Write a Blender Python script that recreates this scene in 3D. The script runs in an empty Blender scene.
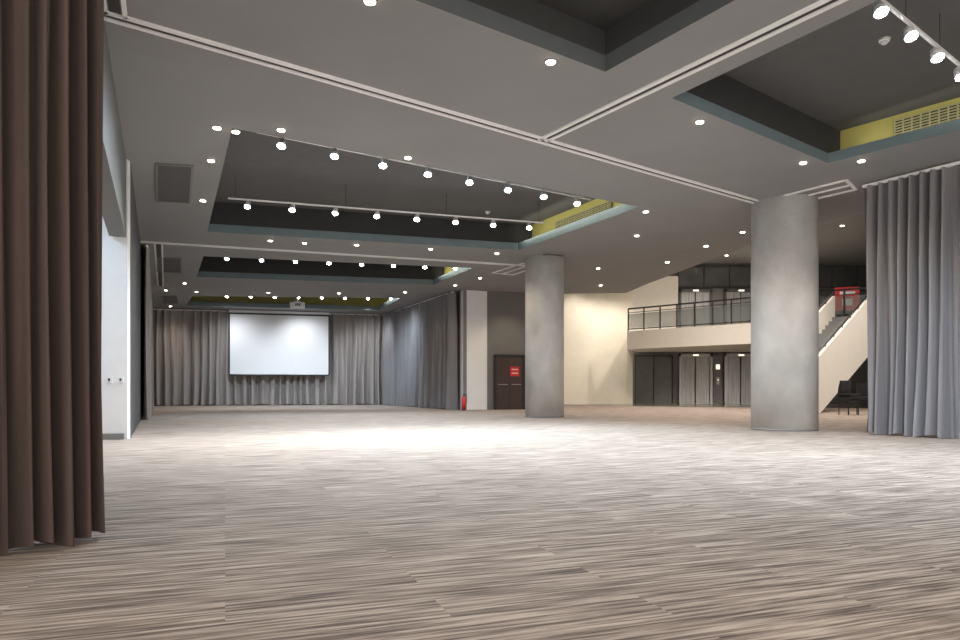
import bpy, bmesh, math, random
from mathutils import Vector, Matrix
random.seed(4)
S=bpy.context.scene
try:
    S.view_settings.view_transform='Standard'
    S.view_settings.look='None'
except Exception as e: print(e)
H=4.7
# ---------------------------------------------------------------- materials
def mat(name,col,rough=.7,metal=0,emit=None,es=0,noise=0,nscale=4,bump=0,bscale=40,stretch=(1,1,1)):
    m=bpy.data.materials.new(name); m.use_nodes=True
    nt=m.node_tree; b=nt.nodes['Principled BSDF']
    b.inputs['Base Color'].default_value=(*col,1)
    b.inputs['Roughness'].default_value=rough; b.inputs['Metallic'].default_value=metal
    tc=nt.nodes.new('ShaderNodeTexCoord'); mp=nt.nodes.new('ShaderNodeMapping')
    nt.links.new(tc.outputs['Object'],mp.inputs[0]); mp.inputs['Scale'].default_value=stretch
    if noise:
        n=nt.nodes.new('ShaderNodeTexNoise'); n.inputs['Scale'].default_value=nscale; n.inputs['Detail'].default_value=7
        nt.links.new(mp.outputs[0],n.inputs[0])
        r=nt.nodes.new('ShaderNodeValToRGB')
        r.color_ramp.elements[0].position=.3; r.color_ramp.elements[1].position=.7
        r.color_ramp.elements[0].color=(*[c*(1-noise) for c in col],1)
        r.color_ramp.elements[1].color=(*[min(1,c*(1+noise)) for c in col],1)
        nt.links.new(n.outputs[0],r.inputs[0]); nt.links.new(r.outputs[0],b.inputs['Base Color'])
    if bump:
        n2=nt.nodes.new('ShaderNodeTexNoise'); n2.inputs['Scale'].default_value=bscale
        nt.links.new(mp.outputs[0],n2.inputs[0])
        bp=nt.nodes.new('ShaderNodeBump'); bp.inputs['Strength'].default_value=bump; bp.inputs['Distance'].default_value=.02
        nt.links.new(n2.outputs[0],bp.inputs['Height']); nt.links.new(bp.outputs[0],b.inputs['Normal'])
    if emit:
        b.inputs['Emission Color'].default_value=(*emit,1); b.inputs['Emission Strength'].default_value=es
    return m
M_ceil=mat('ceiling_paint',(.265,.268,.27),.8,noise=.04,nscale=1)
M_cofdark=mat('coffer_dark',(.04,.04,.04),.8,noise=.05)
M_cofmid=mat('coffer_mid',(.11,.11,.108),.8,noise=.05)
M_teal=mat('coffer_band_led_tint',(.15,.20,.22),.6,noise=.05)  # teal LED glow on the band, painted into its base colour
M_yel=mat('cove_yellow',(.46,.42,.13),.7,noise=.05)
M_white=mat('white_paint',(.78,.79,.80),.6,noise=.02)
M_track=mat('track_alu',(.85,.85,.85),.4,noise=.02)
M_cream=mat('cream_wall',(.72,.67,.57),.7,noise=.03)
M_beige=mat('beige_fascia',(.72,.69,.63),.6,noise=.02)
M_dwall=mat('dark_wall',(.15,.148,.14),.6,noise=.05)
M_lwall=mat('left_wall_dark',(.07,.068,.068),.6,noise=.1)
M_gwall=mat('grey_wall',(.2,.2,.2),.7,noise=.04)
M_conc=mat('concrete',(.56,.555,.54),.75,noise=.15,nscale=2.0,bump=.35,bscale=25,stretch=(1,1,.7))
M_door=mat('door_wood',(.05,.028,.022),.45,noise=.25,nscale=6,stretch=(6,6,.6))
M_steel=mat('brushed_steel',(.40,.39,.37),.38,.9,noise=.15,nscale=8,stretch=(14,14,.3))
M_steel2=mat('brushed_steel_door',(.33,.325,.31),.38,.8,noise=.3,nscale=3,stretch=(10,10,.25))
M_dsteel=mat('dark_steel',(.09,.09,.085),.3,.6,noise=.1,nscale=3)
M_upper=mat('upper_glazing_dark',(.09,.095,.095),.15,.3,noise=.3,nscale=1.2)
M_black=mat('black_metal',(.015,.015,.016),.5,noise=.1)
M_red=mat('red_sign',(.6,.02,.02),.4,noise=.03)
M_screen=mat('screen_fabric',(.78,.79,.82),.8,noise=.01)
M_bulb=mat('lamp_cool',(1,1,1),.5,emit=(.80,.90,1),es=80)
M_bulbw=mat('lamp_warm',(1,1,1),.5,emit=(1,.87,.66),es=20)
M_ind=mat('indicator',(1,1,1),.5,emit=(1,.9,.7),es=1.2)
M_grille=mat('vent_grille',(.40,.38,.20),.5,noise=.05)
M_spk=mat('speaker_cloth',(.10,.10,.10),.8,noise=.1,nscale=60)
M_glass=bpy.data.materials.new('rail_glass'); M_glass.use_nodes=True
g=M_glass.node_tree.nodes['Principled BSDF']; g.inputs['Base Color'].default_value=(.20,.23,.23,1); g.inputs['Roughness'].default_value=.03; g.inputs['Alpha'].default_value=.4
M_tile=mat('lobby_tile',(.16,.14,.12),.15,noise=.15,nscale=.8)
M_cloth=mat('chair_fabric',(.02,.02,.022),.8,noise=.2,nscale=8)
def curtain_mat(name,a,b):
    m=mat(name,a,.85,bump=.15,bscale=220); nt=m.node_tree; bs=nt.nodes['Principled BSDF']
    n=nt.nodes.new('ShaderNodeTexNoise'); n.inputs['Scale'].default_value=3
    tc=nt.nodes.new('ShaderNodeTexCoord'); mp=nt.nodes.new('ShaderNodeMapping'); mp.inputs['Scale'].default_value=(6,6,.25)
    nt.links.new(tc.outputs['Object'],mp.inputs[0]); nt.links.new(mp.outputs[0],n.inputs[0])
    r=nt.nodes.new('ShaderNodeValToRGB'); r.color_ramp.elements[0].color=(*a,1); r.color_ramp.elements[1].color=(*b,1)
    nt.links.new(n.outputs[0],r.inputs[0]); nt.links.new(r.outputs[0],bs.inputs['Base Color'])
    try: bs.inputs['Sheen Weight'].default_value=.05
    except: pass
    return m
M_cbrown=curtain_mat('curtain_brown',(.044,.027,.021),(.078,.051,.041))
M_cgrey=curtain_mat('curtain_grey',(.17,.164,.176),(.26,.253,.265))
M_ctaupe=curtain_mat('curtain_taupe',(.26,.24,.23),(.37,.34,.325))
def carpet():
    m=bpy.data.materials.new('carpet_planks'); m.use_nodes=True; nt=m.node_tree; N=nt.nodes; L=nt.links; b=N['Principled BSDF']
    b.inputs['Roughness'].default_value=.9
    tc=N.new('ShaderNodeTexCoord'); mp=N.new('ShaderNodeMapping'); mp.inputs['Rotation'].default_value=(0,0,math.radians(-20))
    L.new(tc.outputs['Object'],mp.inputs[0])
    br=N.new('ShaderNodeTexBrick'); br.inputs['Scale'].default_value=1; br.inputs['Brick Width'].default_value=1.6; br.inputs['Row Height'].default_value=.25
    br.inputs['Mortar Size'].default_value=.0; br.inputs['Color1'].default_value=(0,0,0,1); br.inputs['Color2'].default_value=(1,1,1,1); br.offset=.5
    L.new(mp.outputs[0],br.inputs['Vector'])
    sep=N.new('ShaderNodeMapping'); sep.inputs['Scale'].default_value=(1.7,40,1); L.new(mp.outputs[0],sep.inputs[0])
    add=N.new('ShaderNodeVectorMath'); add.operation='MULTIPLY_ADD'; add.inputs[1].default_value=(37,53,0)
    L.new(br.outputs['Color'],add.inputs[0]); L.new(sep.outputs[0],add.inputs[2])
    n=N.new('ShaderNodeTexNoise'); n.inputs['Scale'].default_value=1; n.inputs['Detail'].default_value=5; n.inputs['Roughness'].default_value=.62; L.new(add.outputs[0],n.inputs[0])
    r=N.new('ShaderNodeValToRGB'); e=r.color_ramp.elements
    e[0].position=.37; e[0].color=(.072,.052,.041,1); e[1].position=.63; e[1].color=(.46,.395,.34,1)
    q=r.color_ramp.elements.new(.48); q.color=(.215,.17,.14,1)
    L.new(n.outputs[0],r.inputs[0])
    n3=N.new('ShaderNodeTexNoise'); n3.inputs['Scale'].default_value=.35; L.new(tc.outputs['Object'],n3.inputs[0])
    mx=N.new('ShaderNodeMixRGB'); mx.blend_type='MULTIPLY'; mx.inputs[0].default_value=.3
    mr=N.new('ShaderNodeMapRange'); mr.inputs[3].default_value=.7; mr.inputs[4].default_value=1.3
    L.new(n3.outputs[0],mr.inputs[0]); L.new(mr.outputs[0],mx.inputs[2]); L.new(r.outputs[0],mx.inputs[1])
    mx2=N.new('ShaderNodeMixRGB'); mx2.blend_type='MULTIPLY'; mx2.inputs[0].default_value=1
    mr2=N.new('ShaderNodeMapRange'); mr2.inputs[3].default_value=.93; mr2.inputs[4].default_value=1.07
    L.new(br.outputs['Color'],mr2.inputs[0]); L.new(mr2.outputs[0],mx2.inputs[2]); L.new(mx.outputs[0],mx2.inputs[1])
    L.new(mx2.outputs[0],b.inputs['Base Color'])
    bp=N.new('ShaderNodeBump'); bp.inputs['Strength'].default_value=.35; bp.inputs['Distance'].default_value=.01
    L.new(n.outputs[0],bp.inputs['Height']); L.new(bp.outputs[0],b.inputs['Normal'])
    return m
M_carpet=carpet()
# ---------------------------------------------------------------- builder
class MB:
    def __init__(s,name,mats): s.name=name; s.mats=mats; s.bm=bmesh.new()
    def poly(s,pts,mi=0):
        f=s.bm.faces.new([s.bm.verts.new(p) for p in pts]); f.material_index=mi; return f
    def _setm(s,geom,mi,smooth=False):
        fs=set()
        for v in geom:
            for f in v.link_faces: fs.add(f)
        for f in fs: f.material_index=mi; f.smooth=smooth
    def box(s,c,size,rz=0,mi=0,mtx=None):
        M=Matrix.Translation(c)@(mtx if mtx else Matrix.Rotation(rz,4,'Z'))@Matrix.Diagonal((*size,1))
        r=bmesh.ops.create_cube(s.bm,size=1,matrix=M); s._setm(r['verts'],mi)
    def bar(s,a,b,w,h,mi=0):
        a=Vector(a);b=Vector(b);d=b-a; q=d.to_track_quat('X','Z').to_matrix().to_4x4()
        s.box((a+b)/2,(d.length,w,h),mtx=q,mi=mi)
    def cyl(s,c,r1,r2,h,mi=0,seg=24,mtx=None,smooth=True):
        M=Matrix.Translation(c)@(mtx if mtx else Matrix())
        r=bmesh.ops.create_cone(s.bm,cap_ends=True,segments=seg,radius1=r1,radius2=r2,depth=h,matrix=M)
        s._setm(r['verts'],mi,False)
        if smooth:
            for v in r['verts']:
                for f in v.link_faces:
                    if len(f.verts)==4: f.smooth=True
    def ball(s,c,r_,mi=0,sc=(1,1,1)):
        r=bmesh.ops.create_uvsphere(s.bm,u_segments=14,v_segments=10,radius=r_,matrix=Matrix.Translation(c)@Matrix.Diagonal((*sc,1))); s._setm(r['verts'],mi,True)
    def prism(s,pts2,z0,z1,mi=0):
        n=len(pts2); lo=[s.bm.verts.new((p[0],p[1],z0)) for p in pts2]; hi=[s.bm.verts.new((p[0],p[1],z1)) for p in pts2]
        for f in (s.bm.faces.new(lo[::-1]),s.bm.faces.new(hi)): f.material_index=mi
        for i in range(n):
            j=(i+1)%n; f=s.bm.faces.new((lo[i],lo[j],hi[j],hi[i])); f.material_index=mi
    def done(s,parent=None,bevel=0):
        me=bpy.data.meshes.new(s.name); s.bm.to_mesh(me); s.bm.free()
        for m in s.mats: me.materials.append(m)
        o=bpy.data.objects.new(s.name,me); S.collection.objects.link(o)
        if parent: o.parent=parent
        if bevel:
            b=o.modifiers.new('bevel','BEVEL'); b.width=bevel; b.segments=2; b.limit_method='ANGLE'
        return o
def wall(name,a,b,z0,z1,m,th=.15,side=1):
    a=Vector((a[0],a[1]));b=Vector((b[0],b[1])); d=(b-a).normalized(); n=Vector((-d.y,d.x))*th*side
    w=MB(name,[m]); w.prism([a,b,b+n,a+n],z0,z1); return w.done()
def lerp(a,b,t): return (a[0]+(b[0]-a[0])*t,a[1]+(b[1]-a[1])*t)
# ---------------------------------------------------------------- floor
f=MB('floor',[M_carpet]); f.poly([(-20,-4,0),(24,-4,0),(24,42,0),(-20,42,0)]); f.done()
f=MB('floor_lobby',[M_tile]); f.prism([(4.2,34.6),(22,27.5),(22,38),(4.4,38)],0,.012); f.done()
# ---------------------------------------------------------------- ceiling with coffers
coffers={
 'near':([(-.9,4.2),(4.2,4.3),(1.52,8.5),(-2.6,5.5)],[0,0,0,0],.5),
 'A':([(-3.66,10.34),(3.39,14.85),(1.06,19.5),(-6.7,17.2)],[0,1,0,0],.75),
 'B':([(-8.06,20.4),(-.26,22.4),(-1.75,26.1),(-9.8,24.2)],[0,1,0,0],.75),
 'C':([(-12.0,29.2),(-3.4,29.9),(-5.0,34.6),(-13.7,32.6)],[0,1,1,0],.75),
 'R':([(5.3,4.7),(9.9,6.9),(5.94,11.95),(2.54,9.27)],[0,1,0,0],.65)}
outer=[(-8,-4),(15,-4),(15,13),(8.4,15.5),(7.25,18.8),(6.2,25.6),(5.9,28.3),(3,28.5),(.28,28),(-.66,27.4),(-4.6,37),(-16.1,34),(-5.94,11.8),(-8,11.6)]
c=MB('ceiling',[M_ceil,M_teal,M_cofdark,M_yel,M_cofmid,mat('coffer_band_dark',(.10,.11,.115),.7,noise=.05)])
edges=[]
for loop in [outer]+[v[0] for v in coffers.values()]:
    vs=[c.bm.verts.new((p[0],p[1],H)) for p in loop]
    for i in range(len(vs)): edges.append(c.bm.edges.new((vs[i],vs[(i+1)%len(vs)])))
bmesh.ops.triangle_fill(c.bm,use_beauty=True,use_dissolve=False,edges=edges,normal=(0,0,-1))
for k,(q,yel,dep) in coffers.items():
    lip=.17 if k=='R' else .2
    cx=sum(p[0] for p in q)/4; cy=sum(p[1] for p in q)/4
    E=[Vector(p) for p in q]; off=.45
    for i in range(4):
        if yel[i]:
            j=(i+1)%4; d=(Vector(q[j])-Vector(q[i])).normalized(); n=Vector((d.y,-d.x))
            if n.dot(Vector(q[i])-Vector((cx,cy)))<0: n=-n
            E[i]=E[i]+n*off; E[j]=E[j]+n*off
    for i in range(4):
        j=(i+1)%4
        c.poly([(*q[i],H),(*q[j],H),(*q[j],H+lip),(*q[i],H+lip)],5 if k=='near' else 1)
        c.poly([(*q[i],H+lip),(*q[j],H+lip),(*E[j],H+lip),(*E[i],H+lip)],2)
        c.poly([(*E[i],H+lip),(*E[j],H+lip),(*E[j],H+dep),(*E[i],H+dep)],3 if yel[i] else 2)
    c.poly([(*p,H+dep) for p in E],2 if k=='near' else 4)
ceiling=c.done()
# ---------------------------------------------------------------- ceiling tracks (operable wall rails)
t=MB('trim_partition_track',[M_track,M_black])
def dtrack(a,b,g=.09,w=.045):
    a=Vector((*a,H));b=Vector((*b,H));d=(b-a).normalized(); n=Vector((-d.y,d.x,0))
    for s_ in (-1,1):
        t.bar(a+n*g*s_-Vector((0,0,.012)),b+n*g*s_-Vector((0,0,.012)),w,.024,0)
    t.bar(a-Vector((0,0,.004)),b-Vector((0,0,.004)),g*1.2,.008,1)
dtrack((-4.6,6.62),(5.81,14.5),.07,.06); dtrack((.97,10.83),(5.5,3.8),.07,.06); dtrack((-9.3,18.2),(1.4,21.9),.07,.045)
dtrack((-8.5,18.5),(-12.0,26.3),.09,.04); dtrack((-3.75,7.2),(-3.3,6.2))
for A in [[(5.81,14.3),(6.75,12.9),(7.25,13.5),(6.4,14.8)],[(.4,23.3),(1.3,21.5),(1.9,21.9),(1.1,23.7)]]:
    for i in range(4): t.bar((*A[i],H-.012),(*A[(i+1)%4],H-.012),.06,.024,0)
    t.bar((*lerp(A[0],A[3],.5),H-.012),(*lerp(A[1],A[2],.5),H-.012),.05,.024,0)
t.done()
# ---------------------------------------------------------------- downlights
dl=[(-3.87,10.3),(-3.65,10.46),(-2.95,10.38),(-4.53,11.79),(-5.66,14.3),(-1.2,11.64),(.83,8.22),(3.16,10.07),(3.6,15.2),(3.94,17.6),(5.49,11.9),(6.43,11.8),(-1.09,6.93),
(3.78,22.4),(5.7,21.3),(6.1,18.9),(6.45,17.2),(-5.45,18.2),(-4.64,18.5),(-3.3,18.75),(-1.36,19.3),(.48,19.9),(-.93,26.1),(0,24.4),(4.5,26.1),(-12.3,27.4),(-10.8,25.6),
(-11.3,27.9),(-8.5,28.1),(-5.7,28.3),(-3,28),(-14.5,32.8),(2.0,26.3)]
dl2=[(1.2,3.0),(-2.6,3.4),(3.4,1.6),(-.6,1.0),(6.5,3.2)]
d=MB('recessed_downlights',[M_gwall,M_bulbw])
for x,y in dl+dl2:
    d.cyl((x,y,H-.006),.068,.075,.012,0,16); d.cyl((x,y,H-.018),.054,.054,.014,1,12)
d.done()
def lamp(kind,name,loc,energy,col,rot=None,size=.08,angle=110,blend=.8,sy=None):
    L=bpy.data.lights.new(name,kind); L.energy=energy; L.color=col
    if kind=='SPOT': L.spot_size=math.radians(angle); L.spot_blend=blend; L.shadow_soft_size=size
    elif kind=='AREA':
        L.size=size
        if sy: L.shape='RECTANGLE'; L.size_y=sy
    else: L.shadow_soft_size=size
    o=bpy.data.objects.new(name,L); S.collection.objects.link(o); o.location=loc
    if rot: o.rotation_euler=rot
    return o
WARM=(1,.82,.63); COOL=(.77,.89,1)
for i,(x,y) in enumerate(dl+dl2):
    o=lamp('SPOT','downlight_lamp',(x,y,H-.04),(130 if y<5 else 170) if y<14 else 140,WARM,angle=125,blend=1)
# ---------------------------------------------------------------- track lights
def track(a,b,n,zt,e,ext=.4,top=5.44,aim=10):
    a=Vector((*a,0));b=Vector((*b,0)); d=(b-a).normalized()
    m=MB('track_light',[M_track,M_white,M_bulb,M_black])
    m.bar(a-d*ext+Vector((0,0,zt)),b+d*ext+Vector((0,0,zt)),.035,.03,0)
    p0=a-d*ext;p1=b+d*ext
    for k in range(4):
        p=p0.lerp(p1,k/3*.96+.02); m.cyl((p.x,p.y,(zt+top)/2),.004,.004,top-zt,3,8)
    tilt=Matrix.Rotation(math.radians(-28),4,'X')
    T3=tilt.to_3x3()
    for k in range(n):
        p=a.lerp(b,k/(n-1))
        m.cyl((p.x,p.y,zt-.035),.012,.012,.06,0,8)
        m.box((p.x,p.y,zt-.055),(.05,.05,.02),0,1)
        c0=Vector((p.x,p.y,zt-.105))
        m.cyl(c0,.068,.05,.11,1,20,mtx=tilt)
        m.cyl(c0+T3@Vector((0,0,.065)),.03,.045,.02,1,16,mtx=tilt)
        m.cyl(c0+T3@Vector((0,0,-.055)),.072,.072,.015,1,20,mtx=tilt)
        q=c0+T3@Vector((0,0,-.058))
        m.ball(q,.058,2,(1,1,.8))
        lamp('SPOT','track_lamp',(q.x,q.y,q.z-.08),e,COOL,angle=140,blend=1,rot=(math.radians(aim),0,0))
    m.done()
track((-3.23,11.4),(2.07,14.96),8,4.95,620,aim=-20)
track((-5.01,15.1),(1.2,17.1),8,4.92,300,aim=-8)
track((-7.66,21.2),(-.81,22.9),8,4.92,300,aim=0)
track((-10.8,29.9),(-3.9,30.7),8,4.92,280,aim=15)
track((4.17,7.3),(6.03,8.8),4,4.92,620,top=5.34,aim=8)
# ---------------------------------------------------------------- cove lamps
for k in ('A','B','C','R'):
    q=coffers[k][0]; a,b=Vector(q[1]),Vector(q[2]); mid=(a+b)/2; cen=Vector((sum(p[0] for p in q)/4,sum(p[1] for p in q)/4))
    p=mid+(cen-mid).normalized()*.25; d=(b-a)
    o=lamp('AREA','cove_lamp',(p.x,p.y,H+.28),8 if k=='R' else 16,(1,.96,.8),size=d.length*.9,sy=.06)
    out=(mid-cen).normalized()
    zax=-Vector((out.x,out.y,.15)).normalized(); xax=Vector((d.x,d.y,0)).normalized(); yax=zax.cross(xax).normalized(); xax=yax.cross(zax)
    o.rotation_euler=Matrix((xax,yax,zax)).transposed().to_euler()
    n=Vector((d.y,-d.x)).normalized()
    if n.dot(out)<0: n=-n
    t0,t1=(.70,.86) if k=='R' else (.29,.75)
    g0=a.lerp(b,t0)+n*.42; g1=a.lerp(b,t1)+n*.42
    v=MB('air_vent_grille',[M_grille,M_black])
    v.bar((*g0,H+.43),(*g1,H+.43),.02,.26,1)
    for z in (.31,.355,.40,.445,.49,.535): v.bar((*(g0-n*.02),H+z+.01),(*(g1-n*.02),H+z+.01),.02,.02,0)
    nn=int((g1-g0).length/.12)
    for i in range(nn+1):
        pp=g0.lerp(g1,i/nn)-n*.03; v.box((pp.x,pp.y,H+.43),(.018,.018,.26),0,0)
    v.done()
# ---------------------------------------------------------------- ceiling speakers + detectors
for q in ([(-5.52,11.95),(-4.95,12.05),(-5.99,14.45),(-6.6,14.3)],[(-9.5,20.6),(-8.8,20.6),(-9.9,23.2),(-10.6,23.0)],[(-13.2,29.1),(-12.6,29.1),(-13.6,31.6),(-14.3,31.6)],[(1.9,19.9),(2.4,20.0),(2.0,21.6),(1.5,21.4)]):
    s_=MB('ceiling_speaker_panel',[M_spk,M_gwall]); s_.prism(q,H-.02,H,0)
    for i in range(4): s_.bar((*q[i],H-.015),(*q[(i+1)%4],H-.015),.04,.035,1)
    s_.done()
for x,y,z in ((5.2,9.0,H+.65),(.2,18.2,H+.75)):
    s_=MB('smoke_detector',[M_white]); s_.cyl((x,y,z-.02),.06,.075,.04,0,20); s_.cyl((x,y,z-.055),.03,.05,.03,0,20); s_.done()
# ---------------------------------------------------------------- walls
wall('wall_left',(-5.94,11.9),(-16.1,34),0,H,M_lwall,.15,1)
wall('wall_left_alcove',(-8,-4),(-8,11.6),0,H,M_gwall,.15,1)
wall('wall_left_return',(-8,11.55),(-5.92,11.75),0,H,M_white,.12,1)
wall('trim_soffit_beam',(-3.6,6.6),(-5.94,11.75),3.39,H,M_dwall,.25,1)
wall('wall_back',(-16.1,34),(-4.6,37),0,H,M_gwall,.15,1)
wall('wall_right_stage',(-4.6,37),(-.66,27.4),0,H,M_gwall,.15,1)
wall('wall_pilaster',(-.66,27.4),(.28,27.8),0,H,M_white,.3,1)
wall('wall_door_side',(.28,27.8),(3,28.5),0,H,M_dwall,.2,1)
wall('wall_corridor',(3,28.5),(4.4,37),0,7.6,M_cream,.15,1)
wall('wall_cream',(4.4,37),(8.2,37.6),0,7.6,M_cream,.15,1)
wall('wall_lobby_back',(8.2,38),(22,38),0,7.6,M_dwall,.2,1)
wall('wall_lobby_upper',(8.2,37.8),(10.7,37.8),3.7,6.9,M_beige,.1,1)
wall('wall_lobby_right',(22,38),(22,11),0,7.6,M_gwall,.2,-1)
wall('wall_right',(15,13),(15,-4),0,H,M_gwall,.2,1)
r=MB('ceiling_lobby',[M_dwall]); r.prism([(2.8,12.8),(22,12.8),(22,38.2),(2.8,38.2)],7.6,7.7); r.done()
r=MB('ceiling_lobby_edge',[M_ceil]); e=outer[2:8]
for i in range(len(e)-1): r.poly([(*e[i],H),(*e[i+1],H),(*e[i+1],7.6),(*e[i],7.6)])
r.done()
wall('baseboard_left',(-7.9,11.5),(-5.94,11.7),0,.1,M_gwall,.03,-1)
m=MB('wall_switches',[M_white,M_black])
for x in (-6.2,-6.02):
    y=11.55+(x+8)*.0962
    m.box((x,y-.012,1.0),(.09,.015,.09),.09,0); m.box((x,y-.022,1.0),(.03,.01,.04),.09,1)
m.done()
# ---------------------------------------------------------------- columns
for (x,y,rad) in ((6.3,14.5,.645),(1.91,20.7,.57)):
    m=MB('concrete_column',[M_conc,M_gwall])
    m.cyl((x,y,H/2),rad,rad,H,0,64)
    m.cyl((x,y,.02),rad+.006,rad+.006,.04,1,64)
    m.done()
# ---------------------------------------------------------------- curtains
def curtain(name,pts,z0,z1,m,wl=.22,amp=.09,flare=1.3,seed=1,rows=26,sub=9,track=True,irr=.3):
    rnd=random.Random(seed)
    P=[Vector((*p,0)) for p in pts]
    L=[0]
    for i in range(1,len(P)): L.append(L[-1]+(P[i]-P[i-1]).length)
    tot=L[-1]; N=int(tot/wl*sub)
    freqs=[rnd.uniform(1-irr,1+irr*1.2) for _ in range(int(tot/wl)+6)]
    amps=[rnd.uniform(.45,1.35) for _ in range(int(tot/wl*1.5)+6)]
    dr=[rnd.uniform(-1,1) for _ in range(int(tot/wl*1.5)+6)]
    bm=bmesh.new(); grid=[]
    for r in range(rows+1):
        t=r/rows; z=z1+(z0-z1)*t; row=[]
        ph=0
        for i in range(N+1):
            s_=tot*i/N
            k=0
            while k<len(L)-2 and L[k+1]<s_: k+=1
            d=(P[k+1]-P[k]).normalized(); p=P[k]+d*(s_-L[k]); n=Vector((-d.y,d.x,0))
            ki=min(int(ph),len(amps)-1)
            fr=ph-int(ph); A=amps[ki]*(1-fr)+amps[min(ki+1,len(amps)-1)]*fr
            D=dr[ki]*(1-fr)+dr[min(ki+1,len(dr)-1)]*fr
            sc=(.75+.25*min(1,t*3))+ (flare-1)*max(0,(t-.5)/.5)**1.5
            w=math.sin(2*math.pi*ph+ .5*math.sin(3*t+ph*.7)); w=math.copysign(abs(w)**.8,w)
            off=amp*A*sc*w + amp*.6*D*t*math.sin(2.4*ph) + amp*.3*math.sin(4*math.pi*ph*1.31+1+t*2*D)*(.5+.5*t)
            lat=amp*.6*D*math.sin(t*2.6)*t
            zz=z+(0 if t<1 else .025*math.sin(ph*2.1))
            row.append(bm.verts.new(p+n*off+d*lat+Vector((0,0,zz))))
            ph+=(tot/N)/wl*freqs[min(int(s_/wl),len(freqs)-1)]
        grid.append(row)
    for r in range(rows):
        for i in range(N):
            f=bm.faces.new((grid[r][i],grid[r][i+1],grid[r+1][i+1],grid[r+1][i])); f.smooth=True
    if track:
        for i in range(len(P)-1):
            a=P[i]+Vector((0,0,z1+.02));b=P[i+1]+Vector((0,0,z1+.02)); d=b-a
            M=Matrix.Translation((a+b)/2)@d.to_track_quat('X','Z').to_matrix().to_4x4()@Matrix.Diagonal((d.length,.06,.05,1))
            rr=bmesh.ops.create_cube(bm,size=1,matrix=M)
            for v in rr['verts']:
                for f in v.link_faces: f.material_index=1
    me=bpy.data.meshes.new(name); bm.to_mesh(me); bm.free(); me.materials.append(m); me.materials.append(M_track)
    o=bpy.data.objects.new(name,me); S.collection.objects.link(o); return o
curtain('curtain',[(-15.7,33.6),(-4.9,36.4)],.03,4.62,M_ctaupe,.42,.14,1.5,2)
curtain('curtain',[(-4.95,36.2),(-1.05,27.5)],.03,4.62,M_cgrey,.42,.14,1.5,3)
curtain('curtain',[(-8.85,18.6),(-15.45,32.9)],.03,4.62,M_ctaupe,.40,.07,1.2,4)
curtain('curtain',[(7.2,13.15),(8.05,11.75),(10.9,7.6)],.03,4.62,M_cgrey,.24,.13,1.8,5,sub=12,irr=.45)
curtain('curtain',[(-2.205,4.08),(-2.52,3.56),(-3.10,2.95),(-4.1,2.4)],.02,4.62,M_cbrown,.13,.075,1.7,17,rows=40,sub=14,irr=.5)
# ---------------------------------------------------------------- projection screen + projector
def P2(x):
    y=33.6+(x+15.7)*2.8/10.8; return (x,y-.45)
a=P2(-12.2); b=P2(-7.6)
m=MB('projection_screen',[M_screen,M_black,M_white])
m.bar((*a,3.02),(*b,3.02),.01,3.0,0)
a2=Vector((*a,0));b2=Vector((*b,0)); n=Vector((b2.y-a2.y,-(b2.x-a2.x),0)).normalized()*.012
for z,h in ((4.50,.08),(1.50,.06)): m.bar(a2+n+Vector((0,0,z)),b2+n+Vector((0,0,z)),.02,h,1)
for p in (a2,b2): m.box(p+n+Vector((0,0,3.02)),(.06,.03,3.0),0,1)
m.bar(a2+Vector((0,0,4.60)),b2+Vector((0,0,4.60)),.14,.12,2)
m.done()
m=MB('projector',[M_white,M_black])
px,py,pz=-7.85,30.1,4.42
m.box((px,py,pz),(.6,.5,.22),.2,0); m.cyl((px-.05,py+.27,pz),.07,.08,.08,1,20,mtx=Matrix.Rotation(math.pi/2,4,'X'))
m.cyl((px,py,(pz+.12+5.44)/2),.03,.03,5.44-pz-.12,0,12); m.box((px,py,pz+.14),(.3,.3,.04),.2,0)
for i in range(5): m.box((px-.16+i*.08,py-.255,pz),(.05,.01,.1),.2,1)
m.done(bevel=.015)
# ---------------------------------------------------------------- door
dv=Vector((3-.28,28.5-27.8,0)).normalized(); dn=Vector((dv.y,-dv.x,0)); d0=Vector((.28,27.8,0))
m=MB('door_1',[M_door,M_black,M_red,M_steel,M_white])
s0,s1=.36,1.46
m.bar(d0+dv*s0+dn*.05+Vector((0,0,1.04)),d0+dv*s1+dn*.05+Vector((0,0,1.04)),.07,2.06,0)
mid=d0+dv*(s0+s1)/2
m.box(mid+dn*.09+Vector((0,0,1.04)),(.012,.012,2.04),0,1)
for s_ in (s0-.04,s1+.04): m.box(d0+dv*s_+dn*.06+Vector((0,0,1.07)),(.09,.10,2.14),math.atan2(dv.y,dv.x),1)
m.bar(d0+dv*(s0-.08)+dn*.06+Vector((0,0,2.15)),d0+dv*(s1+.08)+dn*.06+Vector((0,0,2.15)),.10,.09,1)
for s_ in (-.28,.28): m.bar(mid+dv*(s_-.2)+dn*.10+Vector((0,0,1.0)),mid+dv*(s_+.2)+dn*.10+Vector((0,0,1.0)),.02,.025,3)
m.bar(mid+dv*.02+dn*.1+Vector((0,0,1.52)),mid+dv*.40+dn*.1+Vector((0,0,1.52)),.015,.38,2)
m.bar(mid+dv*.08+dn*.112+Vector((0,0,1.6)),mid+dv*.34+dn*.112+Vector((0,0,1.6)),.006,.04,4)
m.bar(mid+dv*.08+dn*.112+Vector((0,0,1.45)),mid+dv*.34+dn*.112+Vector((0,0,1.45)),.006,.03,4)
m.done()
m=MB('fire_extinguisher',[M_red,M_black])
ex,ey=-.62,26.9
m.cyl((ex,ey,.25),.08,.08,.44,0,20); m.cyl((ex,ey,.50),.08,.03,.08,0,20); m.cyl((ex,ey,.57),.03,.03,.06,1,12)
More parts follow.
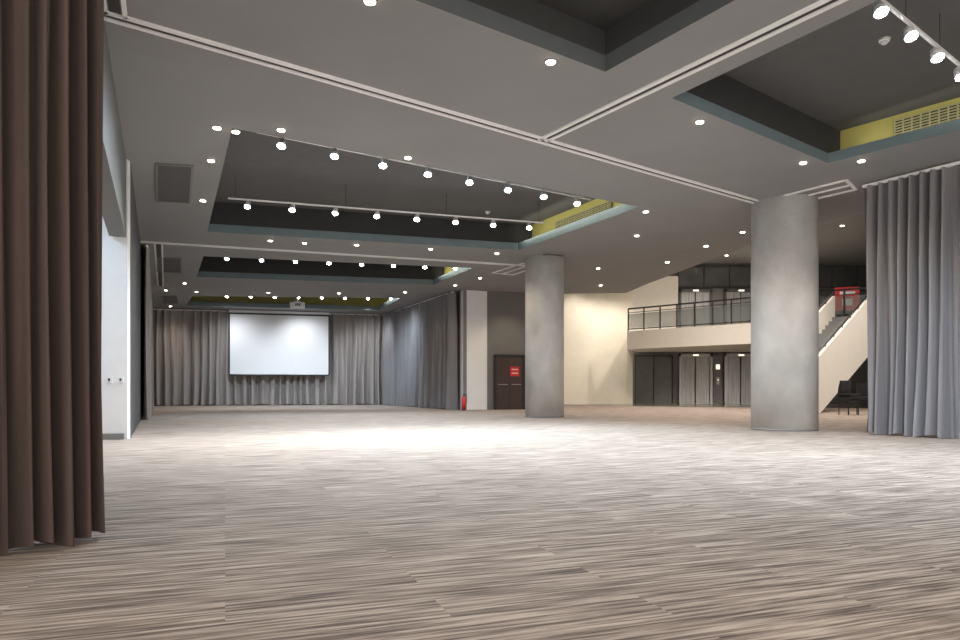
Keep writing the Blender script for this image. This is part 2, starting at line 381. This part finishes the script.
m.box((ex+.04,ey,.61),(.14,.03,.03),0,1); m.cyl((ex+.1,ey,.42),.012,.018,.32,1,8); m.cyl((ex,ey,.015),.085,.085,.03,1,20); m.done()
# ---------------------------------------------------------------- mezzanine
edge=[(7.35,35),(11.8,30.6),(15.3,27.5),(22,24)]
m=MB('mezzanine_floor',[M_beige,M_gwall])
m.prism(edge+[(22,37.7),(8.25,37.7),(7.95,37.5)],2.8,3.7,0); m.done()
m=MB('mezzanine_railing',[M_black,M_glass])
for i in range(len(edge)-1):
    a=Vector((*edge[i],0));b=Vector((*edge[i+1],0)); d=(b-a); inn=Vector((.08,.08,0)); a=a+inn;b=b+inn
    for z,w in ((4.82,.07),(4.62,.03),(3.80,.05)): m.bar(a+Vector((0,0,z)),b+Vector((0,0,z)),.05,w,0)
    k=max(1,round(d.length/.9))
    for j in range(k+1):
        p=a.lerp(b,j/k); m.box(p+Vector((0,0,4.26)),(.06,.06,1.12),0,0)
    m.bar(a+Vector((0,0,4.2)),b+Vector((0,0,4.2)),.012,.72,1)
m.done()
def elevator(x0,x1,z0,h,y,door_m,frame_m):
    m=MB('elevator',[frame_m,door_m,M_black,M_ind])
    w=x1-x0
    m.box((x0+.06,y-.08,z0+h/2),(.12,.2,h),0,0); m.box((x1-.06,y-.08,z0+h/2),(.12,.2,h),0,0); m.box(((x0+x1)/2,y-.08,z0+h-.08),(w,.2,.16),0,0)
    xm=(x0+x1)/2
    for s_ in (-1,1): m.box((xm+s_*(w/4-.03),y-.04,z0+(h-.16)/2),(w/2-.13,.06,h-.16),0,1)
    m.box((xm,y-.075,z0+(h-.16)/2),(.03,.01,h-.16),0,2)
    m.box((xm,y-.19,z0+h-.08),(.3,.02,.08),0,3)
    m.box((xm,y-.2,z0+.012),(w,.3,.02),0,0)
    m.done()
for x0,x1 in ((10.75,12.55),(13.2,15.0),(15.7,17.5)):
    elevator(x0,x1,.012,2.7,37.95,M_steel2,M_steel); elevator(x0,x1,3.7,2.5,37.95,M_steel2,M_dsteel)
m=MB('window_1',[M_upper,M_black])
m.box((16.3,37.93,6.9),(11.2,.06,1.2),0,0)
for i in range(9): m.box((10.75+i*1.385,37.88,6.9),(.06,.06,1.2),0,1)
for z in (6.3,7.45): m.box((16.3,37.87,z),(11.2,.06,.07),0,1)
m.done()
m=MB('glazed_partition',[M_upper,M_black])
for xx in (18.6,20.6):
    w_=1.7
    m.box((xx,37.93,4.95),(w_,.06,2.5),0,0)
    for s_ in (-.5,.5): m.box((xx+s_*w_,37.88,4.95),(.05,.06,2.5),0,1)
m.done()
m=MB('elevator_call_panel',[M_steel,M_ind,M_gwall])
for xx in (12.87,15.35):
    m.box((xx,37.93,1.35),(.5,.1,2.66),0,2); m.box((xx,37.87,1.25),(.16,.03,.4),0,0); m.box((xx,37.85,1.3),(.05,.02,.05),0,1); m.box((xx,37.86,2.0),(.2,.02,.25),0,1)
m.done()
m=MB('door_2',[M_dsteel,M_black])
m.box((9.4,37.93,1.32),(2.0,.08,2.6),0,0)
for xx in (8.4,9.4,10.4): m.box((xx,37.88,1.32),(.05,.04,2.6),0,1)
m.box((9.4,37.88,2.6),(2.05,.04,.06),0,1); m.done()
m=MB('red_notice_board',[M_red,M_white,M_black])
m.box((16.0,30.5,4.75),(.95,.06,1.0),-.3,0); m.box((15.99,30.46,5.0),(.6,.02,.12),-.3,1); m.box((15.99,30.46,4.6),(.4,.02,.3),-.3,1)
for s_ in (-.35,.35): m.box((16.0+s_,30.5-s_*.3,3.98),(.05,.05,.56),-.3,2)
m.done()
# ---------------------------------------------------------------- staircase
m=MB('staircase',[M_beige,M_gwall,M_black])
A=Vector((10.65,23.6,0)); B=Vector((15.25,27.25,0)); d=(B-A); run=d.length; u=d.normalized(); nb=Vector((-u.y,u.x,0))
if nb.y<0: nb=-nb
nst=21; SW=1.4
for k in range(nst):
    s0_=run*k/nst; s1_=run*(k+1)/nst; z1_=3.7*(k+1)/nst; z0_=max(0,z1_-.45)
    a=A+u*s0_; b=A+u*s1_
    m.prism([a.xy,b.xy,(b+nb*SW).xy,(a+nb*SW).xy],z0_,z1_,1)
for o_ in (0,SW):
    base=A+nb*o_
    def V(s,z): p=base+u*s; return (p.x,p.y,z)
    prof=[(0,0),(1.5,0),(run,2.4),(run,4.6),(0,1.15)]
    f1=[V(s,z) for s,z in prof]; off=(nb*(-.12 if o_==0 else .12))
    f2=[(p[0]+off.x,p[1]+off.y,p[2]) for p in f1]
    m.poly(f1,0); m.poly(f2,0)
    for i in range(5):
        j=(i+1)%5; m.poly([f1[i],f1[j],f2[j],f2[i]],0)
    a=base+off*.5+Vector((0,0,1.27)); b=base+u*run+off*.5+Vector((0,0,4.72)); m.bar(a,b,.05,.05,2)
    for k in range(10):
        p=a.lerp(b,k/9); m.box(p-Vector((0,0,.07)),(.03,.03,.14),0,2)
m.done()
# ---------------------------------------------------------------- stacked chairs under the stair
def chair_stack(x,y,rz,n):
    m=MB('stacked_chairs',[M_cloth,M_black])
    R=Matrix.Rotation(rz,4,'Z')
    def bx(cx,cy,cz,sx,sy,sz,mi): m.box(Vector((x,y,0))+R@Vector((cx,cy,cz)),(sx,sy,sz),rz,mi)
    for k in range(n):
        dz=k*.10; dy=-k*.03
        bx(0,dy,.45+dz,.44,.42,.06,0); bx(0,.2+dy,.72+dz,.42,.05,.36,0)
        for sx in (-.2,.2):
            bx(sx,.22+dy,.6+dz,.025,.025,.4,1)
            if k==0:
                for sy in (-.18,.2): bx(sx,sy,.225,.028,.028,.45,1)
    m.done(bevel=.01)
chair_stack(11.75,22.3,.3,3); chair_stack(12.3,22.4,-.4,2)
# ---------------------------------------------------------------- lobby lamps
m=MB('lobby_downlights',[M_white,M_bulbw])
for x,y in ((9,34),(11,32.5),(13,31),(15,29),(10,36.5),(12.5,35.5),(15,34),(8.6,29),(10,25.5),(11.5,22),(12.5,18.5),(15.5,24)):
    m.cyl((x,y,7.59),.1,.1,.02,0,16); m.cyl((x,y,7.575),.07,.07,.012,1,12)
m.done()
for x,y,e in ((9,33,900),(13,31,900),(12.5,34.5,900),(8.4,27.5,1900),(11,23.5,1700),(13.5,20,1200),(15.5,24,900)): lamp('SPOT','lobby_and_fill_lamp',(x,y,7.5),e,(1,.89,.78),angle=140)  # lobby spots, some of them added only to brighten the mezzanine fascia
for x in (5.2,6.4,7.6): lamp('SPOT','wall_washer',(x,35.2,7.2),480,(1,.93,.82),angle=70,rot=(math.radians(22),0,0))
for x in (9.5,11.7,14.1,16.5): lamp('SPOT','under_mezzanine_lamp',(x,35.6,2.75),190,(1,.88,.75),angle=120)
lamp('SPOT','door_lamp',(1.2,26.5,4.6),110,WARM,angle=90,rot=(math.radians(20),0,0))
for i in range(4):
    p=lerp((-15,31.6),(-5.5,34.2),i/3); lamp('SPOT','stage_washer',(p[0],p[1],4.6),260,(.92,.96,1),angle=130,blend=1,size=.3,rot=(math.radians(25),0,0))
lamp('AREA','alcove_lamp',(-7,9.5,4.3),90,(.65,.82,1),size=1.2)
# ---------------------------------------------------------------- world
w=bpy.data.worlds.new('world'); S.world=w; w.use_nodes=True
w.node_tree.nodes['Background'].inputs[0].default_value=(1,.93,.86,1); w.node_tree.nodes['Background'].inputs[1].default_value=4.2
# ---------------------------------------------------------------- camera
cam=bpy.data.cameras.new('camera'); co=bpy.data.objects.new('camera',cam); S.collection.objects.link(co)
co.location=(0,0,.86); co.rotation_euler=(math.pi/2,0,0); cam.lens=26.25; cam.sensor_width=36; cam.shift_y=68/960
cam.clip_end=200
S.camera=co
